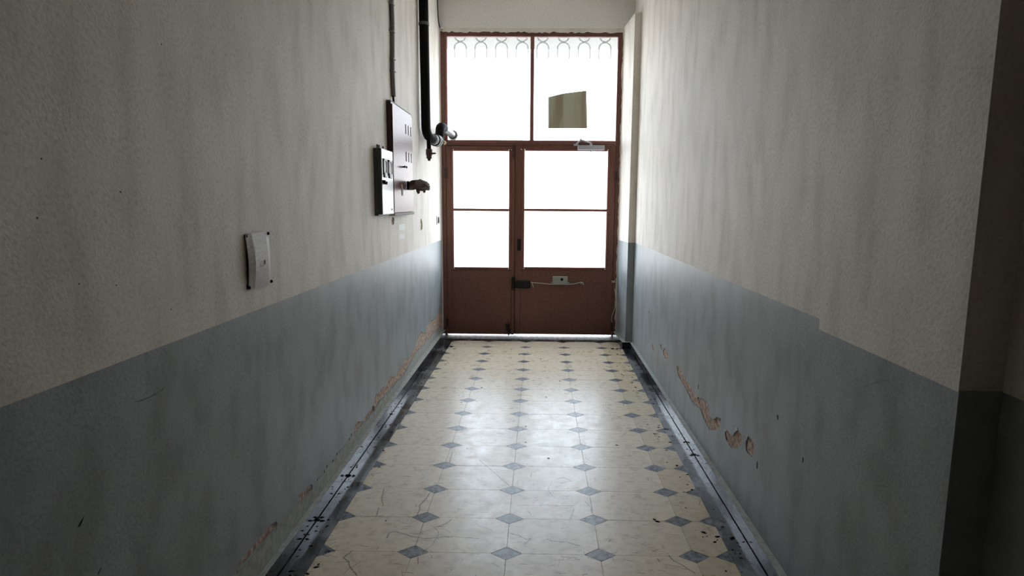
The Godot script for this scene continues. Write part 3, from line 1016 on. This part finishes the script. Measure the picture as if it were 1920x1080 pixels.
	for k in rings.size() - 1:
		for s in 14:
			var mid: Vector3 = Vector3(fx + prof[k][0], prof[k][1], -4.58)
			var e: Vector3 = rings[k][s]
			m.quad(e, rings[k][(s + 1) % 14], rings[k + 1][(s + 1) % 14], rings[k + 1][s], e - mid)
	for s in 14:
		m.flat(Vector3(fx + 0.15, 1.555, -4.58), rings[-1][s], rings[-1][(s + 1) % 14], Vector3.RIGHT)
	part(m, "bundle", M.wrap, w)
	for q in [[0.06, 0.095, 1.505], [0.105, 0.135, 1.512], [0.138, 0.160, 1.532]]:
		m = MB.new()
		m.prism(PackedVector2Array([Vector2(fx + q[0], 1.555), Vector2(fx + q[1], 1.55), Vector2(fx + q[1] - 0.003, q[2] + 0.008), Vector2(fx + (q[0] + q[1]) * 0.5, q[2]), Vector2(fx + q[0] + 0.008, q[2] + 0.014)]), Transform3D(Basis.IDENTITY, Vector3(0, 0, -4.545 - q[0] * 0.3)), 0.0, 0.004, 0.001)
		part(m, "flap", M.wrap, w)
	m = MB.new()
	m.box(fx, fx + 0.014, 1.535, 1.6, -4.63, -4.54, 0.003)
	part(m, "clip", M.black, w, "black clip")

func smooth(pts: Array, step := 0.02) -> Array:
	var c := Curve3D.new()
	for k in pts.size():
		var d: Vector3 = (pts[mini(k + 1, pts.size() - 1)] - pts[maxi(k - 1, 0)]) * 0.18
		c.add_point(pts[k], -d, d)
	c.bake_interval = step
	return Array(c.get_baked_points())

func gas_pipe() -> void:
	var p := thing("gas_pipe", "thick black gas pipe down the left wall, turning into the transom corner", "pipe")
	var m := MB.new()
	var z := -5.35
	m.tube([Vector3(-0.988, CEIL, z), Vector3(-0.982, 2.48, z), Vector3(-0.981, 2.12, z), Vector3(-0.980, 2.075, z), Vector3(-0.976, 2.045, z - 0.01), Vector3(-0.968, 2.02, z - 0.03), Vector3(-0.955, 2.006, z - 0.06), Vector3(-0.942, 2.0, z - 0.10)], 0.040, 24)
	part(m, "riser", M.pipe, p, "black painted riser with bend")
	m = MB.new()
	m.tube([Vector3(-0.985, 2.925, z), Vector3(-0.985, 2.95, z)], 0.044, 24)
	m.tube([Vector3(-1.03, 2.935, z - 0.0), Vector3(-0.98, 2.937, z)], 0.006, 8)
	part(m, "clamp", M.steel, p, "steel pipe clamp")
	m = MB.new()
	m.tube([Vector3(-0.944, 2.0, -5.45), Vector3(-0.942, 2.0, -5.46), Vector3(-0.940, 2.0, -5.475), Vector3(-0.935, 1.999, -5.52), Vector3(-0.932, 1.999, -5.535), Vector3(-0.93, 1.999, -5.54), Vector3(-0.927, 1.999, -5.56), Vector3(-0.925, 1.998, -5.57)], [0.036, 0.046, 0.046, 0.046, 0.052, 0.052, 0.052, 0.04], 20)
	part(m, "union", M.steel, p, "ribbed steel union")
	m = MB.new()
	m.tube([Vector3(-0.9345, 1.999, -5.522), Vector3(-0.9335, 1.999, -5.53)], 0.055, 20)
	part(m, "gasket", M.black, p)
	m = MB.new()
	m.tube([Vector3(-0.9265, 1.999, -5.575), Vector3(-0.924, 1.999, -5.60)], 0.053, 20)
	part(m, "gasket", M.black, p)
	m = MB.new()
	m.tube(smooth([Vector3(-0.925, 1.998, -5.58), Vector3(-0.922, 2.0, -5.66), Vector3(-0.922, 2.03, -5.71), Vector3(-0.922, 2.09, -5.735), Vector3(-0.921, 2.125, -5.75), Vector3(-0.916, 2.145, -5.80), Vector3(-0.912, 2.148, -5.90)], 0.015), 0.042, 20)
	part(m, "swan_neck", M.dark, p, "dark swan neck")
	m = MB.new()
	m.tube([Vector3(-0.912, 2.148, -5.89), Vector3(-0.905, 2.146, -6.525)], 0.034, 20)
	part(m, "tail_pipe", M.pipegrey, p, "grey pipe running out through the transom")
	m = MB.new()
	m.tube([Vector3(-0.9055, 2.146, -6.44), Vector3(-0.905, 2.146, -6.465)], 0.042, 20)
	part(m, "seal_ring", M.black, p)
	m = MB.new()
	m.tube([Vector3(-0.905, 2.146, -6.466), Vector3(-0.905, 2.146, -6.49)], 0.052, 20)
	part(m, "collar", M.paper, p, "white foam collar")
	m = MB.new()
	m.box(-0.892, -0.862, 1.975, 2.03, -5.74, -5.73, 0.003, Transform3D(Basis(Vector3.BACK, 0.35), Vector3(0.66, 0.42, 0)))
	m = MB.new()
	m.tube([Vector3(-0.9, 2.015, -5.72), Vector3(-0.868, 1.985, -5.70)], [0.013, 0.016], 6)
	part(m, "lever", M.yellow, p, "yellow shut-off lever")
	m = MB.new()
	m.tube([Vector3(-0.962, 2.01, -5.37), Vector3(-0.960, 1.895, -5.37)], 0.019, 14)
	part(m, "drop_stub", M.pipe, p)
	m = MB.new()
	m.tube([Vector3(-0.960, 1.905, -5.37), Vector3(-0.960, 1.90, -5.37), Vector3(-0.960, 1.855, -5.37), Vector3(-0.960, 1.85, -5.37), Vector3(-0.960, 1.825, -5.37), Vector3(-0.96, 1.82, -5.37), Vector3(-0.96, 1.805, -5.37)], [0.024, 0.028, 0.028, 0.023, 0.023, 0.013, 0.012], 14)
	m.tube([Vector3(-0.95, 1.868, -5.37), Vector3(-0.90, 1.868, -5.36)], [0.009, 0.006], 8)
	part(m, "drain_valve", M.rust, p, "rusty brown drain valve")

func wall_fittings() -> void:
	# grey cable duct down to the maroon cabinet
	var m := MB.new()
	var pts := []
	var wob := [0.0, 0.004, -0.006, 0.004, 0.010, 0.004, 0.0, 0.006, 0.012, 0.004]
	for k in 10:
		pts.append(Vector3(-1.016, CEIL - 0.01 - k * (CEIL - 0.01 - 2.17) / 9.0, -4.34 + wob[k] * 2.0))
	m.tube(smooth(pts, 0.04), 0.0155, 10)
	var cd := thing("cable_conduit", "wavy grey cable running down the left wall into the maroon cabinet", "cable")
	part(m, "sheath", M.cable, cd)
	m = MB.new()
	m.tube([Vector3(-1.016, 2.175, -4.32), Vector3(-1.012, 2.115, -4.315)], 0.008, 8)
	part(m, "lead_end", M.black, cd)
	for y in [2.34, 2.42, 2.6, 2.78]:
		m = MB.new()
		m.box(-1.03, -1.001, y - 0.004, y + 0.004, -4.36, -4.29, 0.001)
		part(m, "cable_clip", M.cable, cd)
	# thin black cable in the corner above the frame
	var cc := thing("corner_cable", "thin black cable in the top corner left of the transom", "cable")
	m = MB.new()
	m.tube(smooth([Vector3(-1.034, CEIL, -6.36), Vector3(-1.034, 3.45, -6.37), Vector3(-1.034, 3.33, -6.40), Vector3(-1.033, 3.25, -6.44), Vector3(-1.02, 3.205, -6.468), Vector3(-1.0, 3.197, -6.468)], 0.03), 0.0055, 8)
	part(m, "wire", M.black, cc)
	m = MB.new()
	m.box(-1.022, -1.0, 3.20, 3.213, -6.475, -6.455, 0.002)
	part(m, "clip", M.paper, cc, "white cable clip")
	# bent cover plate
	var cp := thing("cover_plate", "bent metal cover plate with corner screws on the left wall", "cover plate")
	m = MB.new()
	var n := 10
	for k in n:
		var rows := []
		for e in [float(k) / n, float(k + 1) / n]:
			var zz: float = lerpf(-2.079, -2.275, e)
			var bulge := lerpf(0.012, 0.019, e / 0.2) if e < 0.2 else lerpf(0.019, 0.012, (e - 0.2) / 0.6) if e < 0.8 else lerpf(0.012, 0.001, (e - 0.8) / 0.2)
			rows.append([zz, bulge])
		for yy in 6:
			var q := []
			for e in 2:
				for h in [yy, yy + 1]:
					var t: float = h / 6.0
					var yv := lerpf(1.131, 1.330, t)
					var b: float = rows[e][1] * (0.45 + 0.55 * sin(PI * t)) + 0.001
					q.append(Vector3(xl(rows[e][0]) + b, yv, rows[e][0] - 0.004 * (1.0 - t)))
			m.quad(q[0], q[1], q[3], q[2], Vector3.RIGHT)
			var th := Vector3(-0.0015, 0, 0)
			m.quad(q[0] + th, q[1] + th, q[3] + th, q[2] + th, Vector3.LEFT)
	part(m, "plate", M.metalplate, cp)
	for q in [[1.225, -2.165, 0.002, 0.022], [1.213, -2.16, 0.014, 0.002], [1.22, -2.20, 0.016, 0.002], [1.208, -2.18, 0.002, 0.018]]:
		m = MB.new()
		m.box(xl(q[1]) + 0.0155, xl(q[1]) + 0.0175, q[0] - q[2] * 0.5, q[0] + q[2] * 0.5, q[1] - q[3] * 0.5, q[1] + q[3] * 0.5)
		part(m, "scribble_mark", M.cable, cp)
	for q in [[-2.09, 1.14], [-2.268, 1.14], [-2.088, 1.322], [-2.262, 1.322]]:
		m = MB.new()
		m.tube([Vector3(xl(q[0]), q[1], q[0]), Vector3(xl(q[0]) + 0.009, q[1], q[0]), Vector3(xl(q[0]) + 0.011, q[1], q[0])], [0.006, 0.006, 0.003], 10)
		part(m, "screw", M.black, cp)
	# doorbell switch by the door
	var sw := thing("light_switch", "small switch on the left wall beside the door hinge", "switch")
	m = MB.new()
	m.box(-1.04, -1.028, 1.222, 1.312, -6.27, -6.17, 0.003)
	part(m, "plate", M.paper, sw)
	m = MB.new()
	m.box(-1.028, -1.018, 1.235, 1.30, -6.235, -6.20, 0.003)
	part(m, "rocker", M.black, sw)
	# two small bright white squares on the wall
	for k in 2:
		m = MB.new()
		var y: float = [1.236, 1.172][k]
		m.box(xl(-4.56) - 0.001, xl(-4.56) + 0.0022, y, y + [0.044, 0.036][k], -4.665 + 0.02 * k, -4.46, 0.0)
		var o := part(m, "white_square", M.paper, self)
		tag(o, ["upper of two small white squares under the meter cabinets", "lower of two small white squares under the meter cabinets"][k], "paper note", "", "white squares on the left wall")

func door_fittings() -> void:
	var z := DOOR_Z
	var d2: Node = get_node("door_2")
	var d1: Node = get_node("door_1")
	# rim lock on the wide leaf
	var lk := MeshInstance3D.new()
	var m := MB.new()
	m.box(-0.243, -0.082, 0.534, 0.622, z - 0.006, z + 0.032, 0.012)
	lk = part(m, "rim_lock", M.black, d2, "black rim lock")
	m = MB.new()
	m.tube([Vector3(-0.165, 0.585, z + 0.031), Vector3(-0.165, 0.585, z + 0.038)], [0.013, 0.010], 12)
	part(m, "key_cylinder", M.dark, lk)
	m = MB.new()
	m.box(-0.227, -0.184, 0.94, 1.066, z, z + 0.012, 0.003)
	part(m, "lock_plate", M.black, d2, "black lock plate")
	m = MB.new()
	m.box(-0.284, -0.2535, 0.512, 0.655, z, z + 0.03, 0.006)
	m.box(-0.28, -0.245, 0.64, 0.66, z, z + 0.02, 0.004)
	part(m, "strike_box", M.black, d1, "black lock keep")
	# bolts of the narrow leaf
	m = MB.new()
	m.tube([Vector3(-0.272, 1.905, z + 0.012), Vector3(-0.272, 2.05, z + 0.012)], 0.007, 8)
	m.box(-0.287, -0.257, 1.985, 2.0, z, z + 0.02, 0.002)
	m.box(-0.287, -0.257, 1.93, 1.945, z, z + 0.02, 0.002)
	part(m, "bolt", M.rust, d1, "rusty top bolt")
	m = MB.new()
	m.tube([Vector3(-0.315, 0.012, z + 0.01), Vector3(-0.315, 0.14, z + 0.01)], 0.008, 8)
	m.box(-0.352, -0.298, 0.125, 0.14, z - 0.006, z + 0.02, 0.002)
	m.box(-0.34, -0.298, 0.06, 0.08, z - 0.006, z + 0.02, 0.002)
	m.box(-0.345, -0.315, 0.10, 0.11, z, z + 0.03, 0.002)
	part(m, "bolt", M.black, d1, "black bottom bolt")
	# hinges
	for h in [[-0.987, 1.755, d1], [-0.987, 0.15, d1], [0.811, 1.735, d2], [0.811, 0.12, d2]]:
		m = MB.new()
		m.tube([Vector3(h[0], h[1] - 0.045, z + 0.01), Vector3(h[0], h[1] - 0.002, z + 0.01)], 0.012, 12)
		m.tube([Vector3(h[0], h[1] + 0.002, z + 0.01), Vector3(h[0], h[1] + 0.045, z + 0.01)], 0.012, 12)
		m.tube([Vector3(h[0], h[1] - 0.05, z + 0.01), Vector3(h[0], h[1] + 0.05, z + 0.01)], 0.006, 8)
		part(m, "hinge", M.rust, h[2], "rusty barrel hinge")
	for h in [[0.773, 1.87], [0.773, 0.94]]:
		m = MB.new()
		m.box(h[0] - 0.012, h[0] + 0.012, h[1] - 0.037, h[1] + 0.037, z - 0.004, z + 0.008, 0.003)
		part(m, "hinge_plate", M.brown, d2)
	# door closer
	var dc := thing("door_closer", "silver door closer with folding arm at top of wide door leaf", "door closer")
	m = MB.new()
	m.box(0.402, 0.683, 2.002, 2.05, z, z + 0.045, 0.006)
	part(m, "body", M.alu, dc, "silver closer body")
	m = MB.new()
	m.tube([Vector3(0.54, 2.03, z + 0.022), Vector3(0.54, 1.985, z + 0.022)], [0.02, 0.008], 12)
	part(m, "spindle", M.alu, dc)
	m = MB.new()
	m.tube([Vector3(0.54, 2.05, z + 0.022), Vector3(0.54, 2.068, z + 0.022)], 0.016, 12)
	m.tube([Vector3(0.545, 2.07, z + 0.03), Vector3(0.433, 2.105, z + 0.03)], 0.008, 8)
	part(m, "arm", M.alu, dc)
	m = MB.new()
	m.tube([Vector3(0.433, 2.105, z + 0.03), Vector3(0.385, 2.06, z + 0.012)], 0.009, 8)
	m.tube([Vector3(0.433, 2.09, z + 0.022), Vector3(0.433, 2.12, z + 0.022)], 0.008, 8)
	m.box(0.36, 0.41, 2.046, 2.066, z - 0.005, z + 0.012, 0.003)
	part(m, "link", M.alu, dc)
	# grey box and its cord
	var gb := thing("grey_box", "small grey plastic box with round button on the wide door leaf", "box")
	m = MB.new()
	m.box(0.158, 0.321, 0.578, 0.668, z - 0.006, z + 0.04, 0.005)
	part(m, "case", M.greybox, gb)
	m = MB.new()
	m.tube([Vector3(0.257, 0.637, z + 0.039), Vector3(0.257, 0.637, z + 0.045), Vector3(0.257, 0.637, z + 0.048)], [0.014, 0.014, 0.010], 16)
	part(m, "button", M.dark, gb, "dark round button")
	for x in [0.148, 0.331]:
		m = MB.new()
		m.box(x - 0.012, x + 0.012, 0.592, 0.604, z - 0.006, z + 0.004, 0.002)
		part(m, "mounting_ear", M.greybox, gb)
	m = MB.new()
	m.tube(smooth([Vector3(-0.085, 0.60, z + 0.01), Vector3(-0.06, 0.597, z + 0.012), Vector3(0.05, 0.588, z + 0.006), Vector3(0.15, 0.579, z + 0.006), Vector3(0.165, 0.578, z + 0.01)]), 0.0045, 8)
	m.tube(smooth([Vector3(-0.065, 0.598, z + 0.012), Vector3(-0.056, 0.575, z + 0.016), Vector3(-0.049, 0.545, z + 0.014)]), 0.004, 8)
	var c1 := part(m, "white_cord", M.cord, self)
	tag(c1, "white cord between the black lock and the grey box", "cord")
	m = MB.new()
	m.tube(smooth([Vector3(0.315, 0.580, z + 0.008), Vector3(0.40, 0.588, z + 0.006), Vector3(0.478, 0.606, z + 0.006), Vector3(0.494, 0.58, z + 0.014)]), 0.0045, 8)
	m.tube(smooth([Vector3(0.465, 0.585, z + 0.012), Vector3(0.478, 0.605, z + 0.01)]), 0.004, 8)
	var c2 := part(m, "white_cord", M.cord, self)
	tag(c2, "white cord end leaving the grey box toward the hinge side", "cord")
	# loose wires by the right jamb
	m = MB.new()
	m.tube(smooth([Vector3(0.80, 0.60, z + 0.012), Vector3(0.815, 0.62, z + 0.03), Vector3(0.835, 0.64, z + 0.05), Vector3(0.84, 0.66, z + 0.05)]), 0.004, 8)
	m.tube(smooth([Vector3(0.797, 0.625, z + 0.01), Vector3(0.81, 0.615, z + 0.03), Vector3(0.83, 0.615, z + 0.05)]), 0.005, 8)
	var w1 := part(m, "wire_tangle", M.cord, self)
	tag(w1, "short tangle of wire ends at the right door jamb", "wire")
	m = MB.new()
	m.tube(smooth([Vector3(0.826, 0.545, z + 0.008), Vector3(0.84, 0.47, z + 0.012), Vector3(0.843, 0.36, z + 0.012), Vector3(0.82, 0.27, z + 0.01), Vector3(0.805, 0.22, z + 0.012), Vector3(0.815, 0.155, z + 0.012)]), 0.0035, 8)
	var w2 := part(m, "loose_wire", M.cord, self)
	tag(w2, "long pale loose wire hanging down the right door jamb", "wire")
	# sheet of board behind the transom
	m = MB.new()
	m.prism(PackedVector2Array([Vector2(0.088, 2.545), Vector2(0.25, 2.583), Vector2(0.485, 2.612), Vector2(0.502, 2.23), Vector2(0.092, 2.227)]), Transform3D(Basis.IDENTITY, Vector3(0, 0, z - 0.028)), 0.0, 0.003)
	var bd := part(m, "cardboard_sheet", M.board, self)
	tag(bd, "greenish grey card sheet on the right transom pane", "card sheet")

func crumbs() -> void:
	var m := MB.new()
	var r := RandomNumberGenerator.new()
	r.seed = 99
	for k in 260:
		var z := -1.9 - 4.3 * pow(r.randf(), 1.15)
		var x := 0.0
		var pick := r.randf()
		if pick < 0.36:
			x = r.randf_range(-0.99, -0.86)
		elif pick < 0.78:
			x = r.randf_range(0.72, xs(z) - 0.01)
		elif pick < 0.9:
			x = r.randf_range(-0.995, -0.975)
		else:
			x = r.randf_range(-0.8, 0.8)
		crumb(m, r, Vector3(x, 0, z), r.randf_range(0.003, 0.0085))
	for q in [[-0.995, -2.58, 0.014], [-0.985, -2.6, 0.012], [-0.972, -2.57, 0.012], [0.915, -3.37, 0.014], [0.90, -3.36, 0.012], [0.93, -3.36, 0.01], [0.80, -2.49, 0.01], [0.86, -2.48, 0.012], [0.85, -2.33, 0.01], [0.55, -2.63, 0.008], [0.56, -2.61, 0.008], [-0.995, -3.03, 0.016], [-0.97, -3.03, 0.012], [-0.86, -2.33, 0.008], [0.76, -5.96, 0.02], [0.80, -5.95, 0.018], [-0.87, -5.97, 0.018]]:
		crumb(m, r, Vector3(q[0], 0, q[1]), q[2])
	var o := part(m, "floor_debris", M.dark, self)
	tag(o, "dark crumbs and flakes of dirt scattered along the floor edges", "debris", "stuff")

func crumb(m: MB, r: RandomNumberGenerator, p: Vector3, s: float) -> void:
	var ring := []
	var a0 := r.randf() * TAU
	var st := r.randf_range(1.0, 2.2)
	for k in 6:
		var a := TAU * k / 6.0
		var q := Vector3(cos(a) * s * st, 0, sin(a) * s).rotated(Vector3.UP, a0) * r.randf_range(0.6, 1.1)
		ring.append(p + q)
	var top := p + Vector3(0, s * r.randf_range(0.4, 0.8), 0)
	for k in 6:
		m.flat(ring[k], ring[(k + 1) % 6], top, ring[k] - p + Vector3.UP * s)
